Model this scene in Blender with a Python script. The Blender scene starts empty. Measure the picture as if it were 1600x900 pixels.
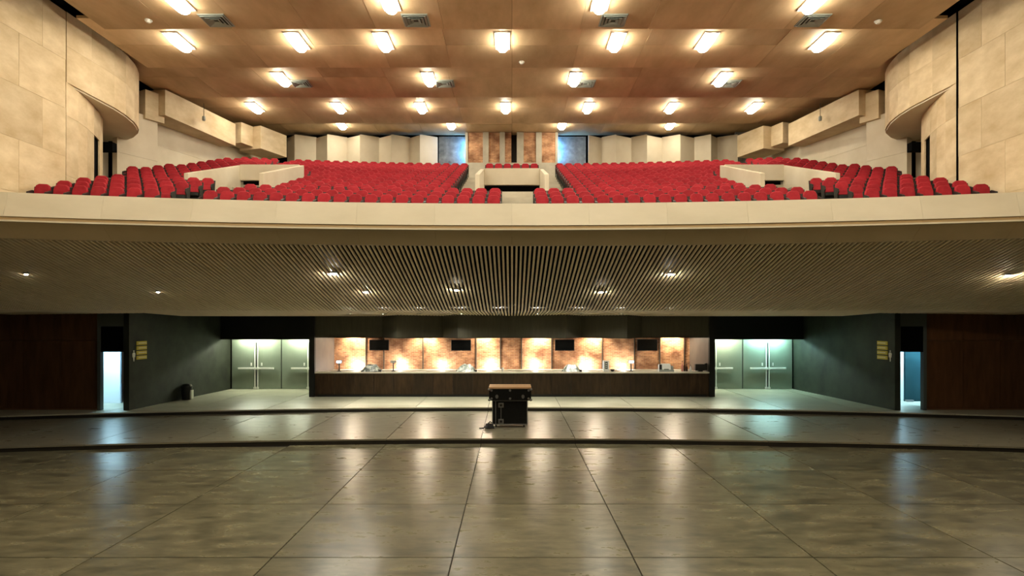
import bpy, math, random
from math import sin, cos, pi, sqrt, radians as R
random.seed(7)
S = bpy.context.scene
C = S.collection

# ------------------------------------------------------------------ camera, world, exposure
F = 978.0            # focal length in pixels of the 1600 px frame
HC = 4.04            # eye height above the hall floor
cam_d = bpy.data.cameras.new('camera')
cam_d.sensor_width = 36.0
cam_d.lens = 36.0 * F / 1600.0
cam_d.shift_y = 49.0 / 1600.0
cam_d.clip_end = 300
cam = bpy.data.objects.new('camera', cam_d)
C.objects.link(cam)
cam.location = (0, 0, HC)
cam.rotation_euler = (R(90), 0, 0)
S.camera = cam

W = bpy.data.worlds.new('world')
W.use_nodes = True
W.node_tree.nodes['Background'].inputs[0].default_value = (1.0, 0.86, 0.66, 1)
W.node_tree.nodes['Background'].inputs[1].default_value = 0.02
S.world = W
S.view_settings.view_transform = 'Standard'
S.view_settings.look = 'None'
S.view_settings.gamma = 1.0
S.view_settings.use_curve_mapping = False
S.view_settings.exposure = 0.0
S.cycles.use_denoising = True
S.cycles.max_bounces = 8
S.cycles.diffuse_bounces = 5
S.cycles.sample_clamp_indirect = 8.0

L_CEIL = 58.0        # radiance of the hall's ceiling lamps

# ------------------------------------------------------------------ materials
MATS = {}

def mat(name, c1, c2=None, scale=2.0, stretch=(1, 1, 1), rough=0.6, rough2=None, spec=0.4, metal=0.0,
        bump=0.0, detail=5.0, rnd=0.0, space='pos', contrast=(0.3, 0.7), rot=(0, 0, 0)):
    """Principled material: two tones mixed by stretched noise, optional per-object value shift."""
    m = bpy.data.materials.new(name)
    m.use_nodes = True
    nt = m.node_tree
    b = nt.nodes['Principled BSDF']
    b.inputs['Roughness'].default_value = rough
    b.inputs['Specular IOR Level'].default_value = spec
    b.inputs['Metallic'].default_value = metal
    col = None
    if c2 is None and rnd == 0:
        b.inputs['Base Color'].default_value = (*c1, 1)
    else:
        c2 = c2 or c1
        if space == 'pos':
            src = nt.nodes.new('ShaderNodeNewGeometry').outputs['Position']
        else:
            src = nt.nodes.new('ShaderNodeTexCoord').outputs['Object']
        mp = nt.nodes.new('ShaderNodeMapping')
        mp.inputs['Scale'].default_value = stretch
        mp.inputs['Rotation'].default_value = rot
        nt.links.new(src, mp.inputs['Vector'])
        vec = mp.outputs['Vector']
        if rnd > 0:
            oi = nt.nodes.new('ShaderNodeObjectInfo')
            ad = nt.nodes.new('ShaderNodeVectorMath')
            ad.operation = 'MULTIPLY_ADD'
            ad.inputs[1].default_value = (37, 53, 29)
            nt.links.new(oi.outputs['Random'], ad.inputs[0])
            nt.links.new(vec, ad.inputs[2])
            vec = ad.outputs[0]
        n = nt.nodes.new('ShaderNodeTexNoise')
        n.inputs['Scale'].default_value = scale
        n.inputs['Detail'].default_value = detail
        n.inputs['Roughness'].default_value = 0.6
        nt.links.new(vec, n.inputs['Vector'])
        cr = nt.nodes.new('ShaderNodeValToRGB')
        cr.color_ramp.elements[0].position = contrast[0]
        cr.color_ramp.elements[1].position = contrast[1]
        cr.color_ramp.elements[0].color = (*c1, 1)
        cr.color_ramp.elements[1].color = (*c2, 1)
        nt.links.new(n.outputs['Fac'], cr.inputs['Fac'])
        col = cr.outputs['Color']
        if rnd > 0:
            mr = nt.nodes.new('ShaderNodeMapRange')
            mr.inputs['To Min'].default_value = 1 - rnd
            mr.inputs['To Max'].default_value = 1 + rnd
            nt.links.new(oi.outputs['Random'], mr.inputs['Value'])
            hs = nt.nodes.new('ShaderNodeHueSaturation')
            nt.links.new(mr.outputs[0], hs.inputs['Value'])
            nt.links.new(col, hs.inputs['Color'])
            col = hs.outputs['Color']
        nt.links.new(col, b.inputs['Base Color'])
        if rough2 is not None:
            m2 = nt.nodes.new('ShaderNodeMapRange')
            m2.inputs['From Min'].default_value = 0.15
            m2.inputs['From Max'].default_value = 0.85
            m2.inputs['To Min'].default_value = rough
            m2.inputs['To Max'].default_value = rough2
            nt.links.new(n.outputs['Fac'], m2.inputs['Value'])
            nt.links.new(m2.outputs[0], b.inputs['Roughness'])
        if bump > 0:
            bp = nt.nodes.new('ShaderNodeBump')
            bp.inputs['Strength'].default_value = bump
            bp.inputs['Distance'].default_value = 0.02
            nt.links.new(n.outputs['Fac'], bp.inputs['Height'])
            nt.links.new(bp.outputs['Normal'], b.inputs['Normal'])
    MATS[name] = m
    return m

def emis(name, color, strength):
    m = bpy.data.materials.new(name)
    m.use_nodes = True
    nt = m.node_tree
    nt.nodes.remove(nt.nodes['Principled BSDF'])
    e = nt.nodes.new('ShaderNodeEmission')
    e.inputs['Color'].default_value = (*color, 1)
    e.inputs['Strength'].default_value = strength
    nt.links.new(e.outputs[0], nt.nodes['Material Output'].inputs['Surface'])
    MATS[name] = m
    return m

def brick_mat(name, c1, c2, mortar, scale=1.0):
    m = bpy.data.materials.new(name)
    m.use_nodes = True
    nt = m.node_tree
    b = nt.nodes['Principled BSDF']
    b.inputs['Roughness'].default_value = 0.85
    g = nt.nodes.new('ShaderNodeNewGeometry')
    sp = nt.nodes.new('ShaderNodeSeparateXYZ')
    cb = nt.nodes.new('ShaderNodeCombineXYZ')
    nt.links.new(g.outputs['Position'], sp.inputs[0])
    nt.links.new(sp.outputs['X'], cb.inputs['X'])
    nt.links.new(sp.outputs['Z'], cb.inputs['Y'])
    br = nt.nodes.new('ShaderNodeTexBrick')
    br.inputs['Scale'].default_value = scale
    br.inputs['Color1'].default_value = (*c1, 1)
    br.inputs['Color2'].default_value = (*c2, 1)
    br.inputs['Mortar'].default_value = (*mortar, 1)
    br.inputs['Mortar Size'].default_value = 0.008
    br.inputs['Brick Width'].default_value = 0.24
    br.inputs['Row Height'].default_value = 0.075
    nt.links.new(cb.outputs[0], br.inputs['Vector'])
    n = nt.nodes.new('ShaderNodeTexNoise')
    n.inputs['Scale'].default_value = 1.6
    n.inputs['Detail'].default_value = 6
    nt.links.new(cb.outputs[0], n.inputs['Vector'])
    mx = nt.nodes.new('ShaderNodeMix')
    mx.data_type = 'RGBA'
    mx.blend_type = 'MULTIPLY'
    mx.inputs['Factor'].default_value = 0.9
    cr = nt.nodes.new('ShaderNodeValToRGB')
    cr.color_ramp.elements[0].position = 0.35
    cr.color_ramp.elements[1].position = 0.6
    cr.color_ramp.elements[0].color = (0.34, 0.26, 0.22, 1)
    cr.color_ramp.elements[1].color = (1, 1, 1, 1)
    nt.links.new(n.outputs['Fac'], cr.inputs['Fac'])
    nt.links.new(br.outputs['Color'], mx.inputs['A'])
    nt.links.new(cr.outputs['Color'], mx.inputs['B'])
    nt.links.new(mx.outputs['Result'], b.inputs['Base Color'])
    bp = nt.nodes.new('ShaderNodeBump')
    bp.inputs['Strength'].default_value = 0.6
    bp.inputs['Distance'].default_value = 0.01
    inv = nt.nodes.new('ShaderNodeMath')
    inv.operation = 'SUBTRACT'
    inv.inputs[0].default_value = 1.0
    nt.links.new(br.outputs['Fac'], inv.inputs[1])
    nt.links.new(inv.outputs[0], bp.inputs['Height'])
    nt.links.new(bp.outputs['Normal'], b.inputs['Normal'])
    MATS[name] = m
    return m

mat('concrete_floor', (0.0, 0.0, 0.0), (0.262, 0.240, 0.148), scale=3.2, stretch=(0.45, 1.0, 1), rough=0.34, rough2=0.24,
    spec=0.5, bump=0.0, detail=7, rnd=0.10, contrast=(0.16, 0.86))
mat('concrete_bar', (0.36, 0.34, 0.25), (0.48, 0.46, 0.35), scale=1.0, stretch=(0.5, 1.2, 1), rough=0.40, rough2=0.30,
    spec=0.5, bump=0.0, detail=8, rnd=0.05)
mat('concrete_step', (0.150, 0.135, 0.095), (0.260, 0.238, 0.170), contrast=(0.15, 0.85), scale=2.4, stretch=(0.5, 1.2, 1), rough=0.33, rough2=0.25,
    spec=0.5, bump=0.0, detail=8, rnd=0.08)
mat('floor_joint', (0.02, 0.017, 0.012), rough=0.9)
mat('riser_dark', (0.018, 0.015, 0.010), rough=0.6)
mat('stone', (0.51, 0.385, 0.22), (0.74, 0.615, 0.415), scale=0.9, stretch=(1, 1.0, 1.9), rough=0.7, spec=0.25, rnd=0.10, detail=7, rot=(0.5, 0, 0))
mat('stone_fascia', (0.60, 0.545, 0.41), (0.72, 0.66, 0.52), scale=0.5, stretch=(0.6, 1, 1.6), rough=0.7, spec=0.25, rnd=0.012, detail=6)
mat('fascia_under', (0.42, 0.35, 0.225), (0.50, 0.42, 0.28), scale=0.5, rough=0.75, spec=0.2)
mat('plaster', (0.62, 0.54, 0.40), (0.74, 0.67, 0.53), scale=0.6, rough=0.8, spec=0.2)
mat('moulding', (0.42, 0.30, 0.15), rough=0.6)
mat('ply', (0.44, 0.312, 0.172), (0.67, 0.500, 0.312), scale=1.0, stretch=(1.0, 0.35, 1), rough=0.55, spec=0.3, rnd=0.13, detail=7)
mat('ply_edge', (0.22, 0.12, 0.05), rough=0.7)
mat('void_black', (0.004, 0.004, 0.004), rough=0.95, spec=0.05)
mat('slat', (0.68, 0.56, 0.37), (0.80, 0.67, 0.46), scale=1.5, stretch=(8, 0.5, 8), rough=0.6, spec=0.3)
mat('paint_dark', (0.014, 0.016, 0.0105), (0.036, 0.041, 0.027), scale=1.2, rough=0.6, spec=0.3, bump=0.1, detail=8)
mat('paint_black', (0.010, 0.010, 0.009), rough=0.6, spec=0.25)
mat('pleat_dark', (0.045, 0.043, 0.030), (0.060, 0.057, 0.040), scale=3, stretch=(4, 4, 0.4), rough=0.5, spec=0.3)
mat('wood_dark', (0.010, 0.0045, 0.0015), (0.040, 0.021, 0.008), scale=2.4, stretch=(3, 3, 0.6), rough=0.45, spec=0.3, rnd=0.35, detail=7)
mat('wood_joint', (0.28, 0.15, 0.07), rough=0.6)
mat('wood_wall', (0.11, 0.046, 0.017), (0.20, 0.088, 0.036), scale=1.4, stretch=(3, 3, 0.5), rough=0.5, spec=0.3, rnd=0.1)
mat('worktop', (0.66, 0.60, 0.50), rough=0.35)
mat('cabinet_grey', (0.105, 0.085, 0.07), (0.135, 0.11, 0.09), scale=1.5, rough=0.6)
brick_mat('brick_bar', (0.46, 0.18, 0.075), (0.74, 0.37, 0.18), (0.62, 0.48, 0.32))
brick_mat('brick_hall', (0.56, 0.24, 0.11), (0.74, 0.40, 0.20), (0.60, 0.48, 0.33))
mat('concrete_light', (0.46, 0.42, 0.33), (0.60, 0.56, 0.45), scale=1.5, rough=0.85, detail=8)
mat('tier', (0.34, 0.30, 0.22), (0.44, 0.40, 0.30), scale=1.2, rough=0.85)
mat('tier_dark', (0.10, 0.09, 0.065), rough=0.9)
mat('rough_stone', (0.16, 0.17, 0.16), (0.42, 0.42, 0.38), scale=2.5, rough=0.9, bump=0.3, detail=8)
mat('seat_red', (0.30, 0.013, 0.022), (0.40, 0.024, 0.036), scale=6, rough=0.75, spec=0.2, rnd=0.12)
mat('seat_black', (0.018, 0.018, 0.016), rough=0.5)
mat('seat_metal', (0.30, 0.30, 0.27), rough=0.4, metal=0.6)
mat('door_paint', (0.20, 0.235, 0.185), (0.24, 0.275, 0.215), scale=1, rough=0.5, spec=0.35)
mat('door_metal', (0.88, 0.88, 0.82), rough=0.4)
mat('frame_grey', (0.10, 0.115, 0.105), rough=0.6)
mat('white_wall', (0.80, 0.82, 0.84), rough=0.7)
mat('blue_paint', (0.02, 0.17, 0.30), rough=0.5)
mat('teal_paint', (0.05, 0.20, 0.25), rough=0.5)
mat('screen_black', (0.006, 0.007, 0.008), rough=0.2, spec=0.5)
mat('plastic_black', (0.012, 0.012, 0.012), rough=0.45)
mat('case_black', (0.004, 0.004, 0.004), (0.007, 0.007, 0.006), scale=12, rough=0.7, spec=0.15)
mat('alu', (0.22, 0.22, 0.21), rough=0.45, metal=0.8)
mat('case_top', (0.50, 0.29, 0.14), (0.62, 0.38, 0.20), scale=2, stretch=(1, 6, 1), rough=0.5)
mat('sign_yellow', (0.62, 0.50, 0.06), rough=0.5)
mat('sign_ink', (0.85, 0.80, 0.52), rough=0.6)
mat('sign_white', (0.75, 0.74, 0.66), rough=0.6)
mat('vent_metal', (0.26, 0.28, 0.25), rough=0.5)
mat('vent_dark', (0.05, 0.06, 0.05), rough=0.7)
mat('plastic_film', (0.22, 0.28, 0.23), (0.85, 0.92, 0.86), scale=7, rough=0.25, spec=0.6, detail=2, contrast=(0.42, 0.58))
mat('film_dark', (0.03, 0.045, 0.03), (0.45, 0.48, 0.40), scale=7, rough=0.3, spec=0.6, detail=2, contrast=(0.48, 0.62))
mat('white_plastic', (0.78, 0.78, 0.74), rough=0.4)
mat('pink_glass', (0.55, 0.22, 0.18), rough=0.2)
mat('bottle_dark', (0.05, 0.02, 0.01), rough=0.2)
mat('bin_liner', (0.60, 0.60, 0.50), rough=0.5)
mat('pipe', (0.06, 0.045, 0.03), rough=0.6)
emis('lamp_hall', (1.0, 0.90, 0.70), L_CEIL)
emis('lamp_spot', (1.0, 0.93, 0.76), 1400.0)
emis('lamp_spot_big', (1.0, 0.95, 0.80), 1200.0)
emis('lamp_can', (1.0, 0.97, 0.80), 4600.0)
emis('lamp_spot_dim', (1.0, 0.90, 0.70), 60.0)
emis('lamp_spot_warm', (1.0, 0.88, 0.66), 1600.0)
emis('lamp_bar', (1.0, 0.94, 0.82), 90.0)
emis('lamp_wash', (1.0, 0.86, 0.62), 480.0)
emis('lamp_green', (0.94, 1.0, 0.76), 165.0)
emis('lamp_teal', (0.55, 1.0, 0.95), 200.0)
emis('lamp_cold', (0.50, 0.84, 1.0), 60.0)
emis('lamp_cold_dim', (0.55, 0.85, 1.0), 20.0)
emis('lamp_blue', (0.10, 0.42, 1.0), 170.0)
emis('tap_glow', (0.38, 0.60, 1.0), 9.0)

# ------------------------------------------------------------------ mesh helpers
class MB:
    def __init__(self):
        self.v, self.f, self.mi = [], [], []
    def add(self, vs, fs, mi=0):
        o = len(self.v)
        self.v += [tuple(p) for p in vs]
        self.f += [tuple(i + o for i in f) for f in fs]
        self.mi += [mi] * len(fs)
        return self
    def box(self, x0, x1, y0, y1, z0, z1, mi=0):
        return self.add([(x0, y0, z0), (x1, y0, z0), (x1, y1, z0), (x0, y1, z0), (x0, y0, z1), (x1, y0, z1), (x1, y1, z1), (x0, y1, z1)],
                        [(3, 2, 1, 0), (4, 5, 6, 7), (0, 1, 5, 4), (1, 2, 6, 5), (2, 3, 7, 6), (3, 0, 4, 7)], mi)
    def prism(self, poly, z0, z1, mi=0):
        """vertical prism over a plan polygon"""
        n = len(poly)
        a = sum(poly[i][0] * poly[(i + 1) % n][1] - poly[(i + 1) % n][0] * poly[i][1] for i in range(n))
        if a < 0:
            poly = poly[::-1]
        zz0 = z0 if hasattr(z0, '__len__') else [z0] * n
        zz1 = z1 if hasattr(z1, '__len__') else [z1] * n
        if a < 0:
            zz0, zz1 = list(zz0)[::-1], list(zz1)[::-1]
        vs = [(p[0], p[1], z) for p, z in zip(poly, zz0)] + [(p[0], p[1], z) for p, z in zip(poly, zz1)]
        fs = [tuple(range(n - 1, -1, -1)), tuple(range(n, 2 * n))]
        fs += [(i, (i + 1) % n, n + (i + 1) % n, n + i) for i in range(n)]
        return self.add(vs, fs, mi)
    def extr(self, prof, axis, a0, a1, mi=0):
        """profile polygon extruded along an axis: axis 'x' -> profile in (y,z), 'y' -> (x,z)"""
        n = len(prof)
        if axis == 'x':
            vs = [(a0, p[0], p[1]) for p in prof] + [(a1, p[0], p[1]) for p in prof]
        else:
            vs = [(p[0], a0, p[1]) for p in prof] + [(p[0], a1, p[1]) for p in prof]
        fs = [tuple(range(n)), tuple(range(2 * n - 1, n - 1, -1))]
        fs += [(i, n + i, n + (i + 1) % n, (i + 1) % n) for i in range(n)]
        return self.add(vs, fs, mi)
    def cyl(self, x, y, z0, z1, r0, r1=None, n=12, mi=0):
        r1 = r0 if r1 is None else r1
        vs = [(x + r0 * cos(2 * pi * i / n), y + r0 * sin(2 * pi * i / n), z0) for i in range(n)]
        vs += [(x + r1 * cos(2 * pi * i / n), y + r1 * sin(2 * pi * i / n), z1) for i in range(n)]
        fs = [tuple(range(n - 1, -1, -1)), tuple(range(n, 2 * n))] + [(i, (i + 1) % n, n + (i + 1) % n, n + i) for i in range(n)]
        return self.add(vs, fs, mi)
    def lathe(self, x, y, prof, n=16, mi=0, ring=False):
        vs, fs = [], []
        for r, z in prof:
            vs += [(x + r * cos(2 * pi * i / n), y + r * sin(2 * pi * i / n), z) for i in range(n)]
        for k in range(len(prof) - 1):
            fs += [(k * n + i, k * n + (i + 1) % n, (k + 1) * n + (i + 1) % n, (k + 1) * n + i) for i in range(n)]
        if ring:        # closed section: join the last ring to the first
            k = len(prof) - 1
            fs += [(k * n + i, k * n + (i + 1) % n, (i + 1) % n, i) for i in range(n)]
        else:
            fs += [tuple(range(n - 1, -1, -1)), tuple(range((len(prof) - 1) * n, len(prof) * n))]
        return self.add(vs, fs, mi)
    def tube(self, pts, r, n=8, mi=0):
        import mathutils
        P = [mathutils.Vector(p) for p in pts]
        vs, fs = [], []
        for k, p in enumerate(P):
            d = (P[min(k + 1, len(P) - 1)] - P[max(k - 1, 0)]).normalized()
            u = d.cross(mathutils.Vector((0, 0, 1)))
            if u.length < 1e-3:
                u = d.cross(mathutils.Vector((1, 0, 0)))
            u.normalize()
            w = d.cross(u)
            vs += [tuple(p + u * (r * cos(2 * pi * i / n)) + w * (r * sin(2 * pi * i / n))) for i in range(n)]
        for k in range(len(P) - 1):
            fs += [(k * n + i, k * n + (i + 1) % n, (k + 1) * n + (i + 1) % n, (k + 1) * n + i) for i in range(n)]
        fs += [tuple(range(n - 1, -1, -1)), tuple(range((len(P) - 1) * n, len(P) * n))]
        return self.add(vs, fs, mi)
    def mesh(self, name, mats, smooth=False):
        me = bpy.data.meshes.new(name)
        me.from_pydata(self.v, [], self.f)
        for m in (mats if isinstance(mats, (list, tuple)) else [mats]):
            me.materials.append(MATS[m])
        if len(set(self.mi)) > 1:
            me.polygons.foreach_set('material_index', self.mi)
        if smooth:
            me.polygons.foreach_set('use_smooth', [True] * len(me.polygons))
        me.update()
        return me
    def build(self, name, mats, parent=None, smooth=False, loc=None, bevel=0.0):
        o = bpy.data.objects.new(name, self.mesh(name, mats, smooth))
        C.objects.link(o)
        if parent is not None:
            o.parent = parent
        if loc:
            o.location = loc
        if bevel > 0:
            b = o.modifiers.new('bevel', 'BEVEL')
            b.width = bevel
            b.segments = 2
            b.limit_method = 'ANGLE'
        return o

def inst(name, me, parent=None, loc=(0, 0, 0), rz=0.0):
    o = bpy.data.objects.new(name, me)
    C.objects.link(o)
    o.parent = parent
    o.location = loc
    o.rotation_euler = (0, 0, rz)
    return o

def empty(name, loc=(0, 0, 0), rz=0.0):
    o = bpy.data.objects.new(name, None)
    C.objects.link(o)
    o.location = loc
    o.rotation_euler = (0, 0, rz)
    o.empty_display_size = 0.2
    return o

def tag(o, label, cat, group=None, kind=None):
    o['label'] = label
    o['category'] = cat
    if group:
        o['group'] = group
    if kind:
        o['kind'] = kind
    return o

def struct(o, label, cat):
    return tag(o, label, cat, kind='structure')

ORD = ['first', 'second', 'third', 'fourth', 'fifth', 'sixth', 'seventh', 'eighth', 'ninth', 'tenth', 'eleventh', 'twelfth', 'thirteenth',
       'fourteenth', 'fifteenth', 'sixteenth', 'seventeenth', 'eighteenth', 'nineteenth', 'twentieth', 'twenty-first', 'twenty-second',
       'twenty-third', 'twenty-fourth', 'twenty-fifth', 'twenty-sixth', 'twenty-seventh', 'twenty-eighth', 'twenty-ninth', 'thirtieth']

def px(x, Y):
    """world X of photograph column x at depth Y (used once, to lay the place out to measure)"""
    return (x - 800.0) * Y / F

def pz(y, Y):
    return HC - (y - 499.0) * Y / F

def arc(X, Y0, Rr):
    return Y0 - Rr + sqrt(Rr * Rr - X * X)

Z1, Z2 = 0.17, 0.34          # middle level, bar level
def lower_edge(X): return arc(X, 20.35, 88.0)
def upper_edge(X): return arc(X, 26.4, 80.0)
def frange(a, b, n): return [a + (b - a) * i / n for i in range(n + 1)]

# ================================================================== FLOORS
fl = MB()
xs = frange(-26, 26, 40)
fl.add([(x, -2.0, -0.02) for x in xs] + [(x, lower_edge(x) + 0.2, -0.02) for x in xs],
       [(i, i + 1, 41 + i + 1, 41 + i) for i in range(40)])
floor = struct(fl.build('floor', 'floor_joint'), 'dark polished concrete main floor of large square slabs', 'floor')
TW = 3.06
g = 0.012
for ci in range(-8, 8):
    xa, xb = -1.007 + ci * TW + g, -1.007 + (ci + 1) * TW - g
    if abs((xa + xb) / 2) > 21:
        continue
    for ri in range(-4, 4):
        ya, yb = 10.62 + ri * TW + g, 10.62 + (ri + 1) * TW - g
        t = MB()
        if ri < 3:
            t.box(xa, xb, ya, yb, -0.10, 0.0)
            t.build('tile', 'concrete_floor', floor)
        else:
            e = [(x, lower_edge(x) - 0.012) for x in frange(xa, xb, 4)]
            if min(p[1] for p in e) < ya + 0.1:
                # the step cuts this row away here
                continue
            t.prism([(xa, ya), (xb, ya)] + e[::-1], -0.10, 0.0)
            t.build('tile', 'concrete_floor', floor)
def level(name, near, far, z, zlow, label, cols, m='concrete_step'):
    """a raised floor level: body with a dark riser and one slab per column"""
    xs = frange(-26, 26, 52)
    mb = MB()
    n = len(xs)
    vs = [(x, near(x) + 0.04, z - 0.02) for x in xs] + [(x, far(x), z - 0.02) for x in xs]
    mb.add(vs, [(i, i + 1, n + i + 1, n + i) for i in range(n - 1)])
    body = struct(mb.build(name, 'floor_joint'), label, 'floor')
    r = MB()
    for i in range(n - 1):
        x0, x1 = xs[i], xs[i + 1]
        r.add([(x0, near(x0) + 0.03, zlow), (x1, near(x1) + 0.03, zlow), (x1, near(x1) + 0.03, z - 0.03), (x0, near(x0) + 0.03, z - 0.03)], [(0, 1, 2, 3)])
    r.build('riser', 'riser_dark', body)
    for ci in cols:
        xa, xb = -1.007 + ci * TW + g, -1.007 + (ci + 1) * TW - g
        xx = frange(xa, xb, 5)
        t = MB()
        t.prism([(x, near(x)) for x in xx] + [(x, far(x) - 0.002) for x in xx[::-1]], z - 0.05, z)
        t.build('tile', m, body)
    return body

level('floor_middle', lower_edge, lambda x: upper_edge(x) + 0.1, Z1, -0.02, 'middle floor level one step up, in front of the bar level', range(-8, 8))
level('floor_bar', upper_edge, lambda x: 36.0, Z2, Z1 - 0.02, 'top floor level running to the bar and the exit doors', range(-8, 8), 'concrete_bar')

# ================================================================== BALCONY: fascia, soffit, tiers
RB = 55.0
def yf(X, d=0.0): return arc(X, 18.0 + d, RB + d)       # balcony front line, d metres behind it

fas = struct(empty('balcony_front', (0, 18, 6.2)), 'long curved cream stone parapet of the balcony with brown moulding line', 'balcony front')
fas_off = (0, -18, -6.2)
NSEG = 16
for i in range(NSEG):
    xa, xb = -17.6 + 35.2 * i / NSEG, -17.6 + 35.2 * (i + 1) / NSEG - 0.004
    xx = frange(xa, xb, 5)
    def band(prof, name, m):
        """sweep a (d,z) profile along the balcony curve"""
        b = MB()
        n = len(prof)
        vs = [(x, yf(x) + d, z) for x in xx for d, z in prof]
        fs = []
        for k in range(5):
            for j in range(n):
                a, c = k * n + j, k * n + (j + 1) % n
                fs.append((a, c, c + n, a + n))
        fs += [tuple(range(n - 1, -1, -1)), tuple(5 * n + j for j in range(n))]
        b.add(vs, fs)
        o = b.build(name, m, fas, loc=fas_off)
        return o
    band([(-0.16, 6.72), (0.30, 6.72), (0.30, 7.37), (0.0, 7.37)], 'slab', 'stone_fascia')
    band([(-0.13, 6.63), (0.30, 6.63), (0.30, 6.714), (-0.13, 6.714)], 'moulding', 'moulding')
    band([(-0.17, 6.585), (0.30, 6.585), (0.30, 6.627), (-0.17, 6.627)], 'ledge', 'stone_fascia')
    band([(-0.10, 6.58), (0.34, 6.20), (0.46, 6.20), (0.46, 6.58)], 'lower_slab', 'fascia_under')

# soffit of parallel slats following one profile
def zs(t):
    if t <= 7.5:
        u = t - 0.66
        return 6.20 - 0.31 * u + 0.0066 * u * u
    if t <= 12.5:
        return 4.376 - (t - 7.5) * 0.0372
    return 4.19
SP = 0.1365
def slat_mesh(t1, name):
    ts = [0.67] + [0.5 * i for i in range(2, 16)] + [8.5, 10.0, 11.5, 12.5, 14.0, 16.0]
    ts = [t for t in ts if t < t1] + [t1]
    m = MB()
    n = len(ts)
    w, h = 0.031, 0.05
    vs = []
    for t in ts:
        vs += [(-w, t, zs(t)), (w, t, zs(t)), (w, t, zs(t) + h), (-w, t, zs(t) + h)]
    fs = []
    for k in range(n - 1):
        for j in range(4):
            a, c = 4 * k + j, 4 * k + (j + 1) % 4
            fs.append((a, a + 4, c + 4, c))
    fs += [(0, 1, 2, 3), (4 * n - 1, 4 * n - 2, 4 * n - 3, 4 * n - 4)]
    m.add(vs, fs)
    return m.mesh(name, 'slat')
soff = MB()
xx = frange(-26, 26, 60)
tt = [0.62, 2, 4, 6, 7.5, 9, 12.5, 18]
vs = [(x, yf(x) - 0.2 + t, zs(t) + 0.26) for x in xx for t in tt]
nt_ = len(tt)
soff.add(vs, [(i * nt_ + j, i * nt_ + j + 1, (i + 1) * nt_ + j + 1, (i + 1) * nt_ + j) for i in range(60) for j in range(nt_ - 1)])
soffit = struct(soff.build('ceiling_soffit', 'void_black'), 'dark underside of the balcony lined with thin parallel timber slats', 'ceiling')
long_slat = slat_mesh(13.6, 'slat')
short_slats = {}
for i in range(-149, 150):
    X = i * SP
    if abs(X) < 14.9:
        me = long_slat
    else:
        t_end = round(25.45 - (yf(X) - 0.2), 1)
        me = short_slats.setdefault(t_end, None) or slat_mesh(t_end, 'slat')
        short_slats[t_end] = me
    inst('slat', me, soffit, (X, yf(X) - 0.2, 0))

# seating tiers
ROW_F = [19.75, 20.60, 21.45]
ROW_S = [19.75, 20.60, 21.45, 22.30, 23.15]
ROW_R = [23.40 + 0.85 * k for k in range(13)]
SEAT_H = 0.95
def seat_top(Yc):
    if Yc <= 21.5:
        return HC + 3.96 + (Yc - 19.75) * 0.345
    if Yc < 23.4:
        return HC + 4.55 + (Yc - 21.45) * 0.30
    return HC + 5.03 + (Yc - 23.4) * 0.333
def floor_z(Yc): return seat_top(Yc) - SEAT_H
VOM = [(-11.8, -8.93, 22.5), (-1.36, 1.36, 23.0), (8.93, 11.8, 22.5)]
VBACK = 26.9
def in_vom(X, Y):
    return any(a < X < b and y0 < Y < VBACK for a, b, y0 in VOM)
balc = struct(empty('balcony_tiers', (0, 19, 7.0)), 'stepped concrete tiers of the balcony under the red seats', 'balcony floor')
boff = (0, -19, -7.0)
edges = [18.1] + [y - 0.42 for y in ROW_S[1:]] + [y - 0.42 for y in ROW_R[1:]] + [36.8]
levels = [floor_z(ROW_S[0])] + [floor_z(y) for y in ROW_S[1:]] + [floor_z(y) for y in ROW_R[1:]]
cols = frange(-16.8, 16.8, 84)
for k in range(len(levels)):
    d0, d1, z = edges[k] - 18.0, edges[k + 1] - 18.0, levels[k]
    zb = z - 0.55
    m = MB()
    for i in range(84):
        xa, xb = cols[i], cols[i + 1]
        xm = (xa + xb) / 2
        ym = (yf(xm, 0) + d0 + yf(xm, 0) + d1) / 2
        if in_vom(xm, ym):
            continue
        m.prism([(xa, yf(xa) + d0), (xb, yf(xb) + d0), (xb, yf(xb) + d1), (xa, yf(xa) + d1)], zb, z)
    m.build('tier', 'tier', balc, loc=boff)

# aisle steps in the middle and beside the vomitory boxes
for n, (xa, xb, y0, z0, steps, dz) in enumerate([(-0.30, 0.68, 20.3, 7.45, 4, 0.31), (-2.25, -1.6, 23.3, 8.25, 12, 0.30), (1.6, 2.25, 23.3, 8.25, 12, 0.30)]):
    for s in range(steps):
        MB().box(xa, xb, y0 + s * 0.85 * (0.78 if n == 0 else 1), y0 + (s + 1) * 0.85 * (0.78 if n == 0 else 1) - 0.004, z0 + s * dz - 0.5, z0 + s * dz).build('aisle_step', 'concrete_light', balc, loc=boff)
MB().box(-1.15, 1.15, 22.93, 23.05, 8.0, 8.72).build('threshold_wall', 'concrete_light', balc, loc=boff)

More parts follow.
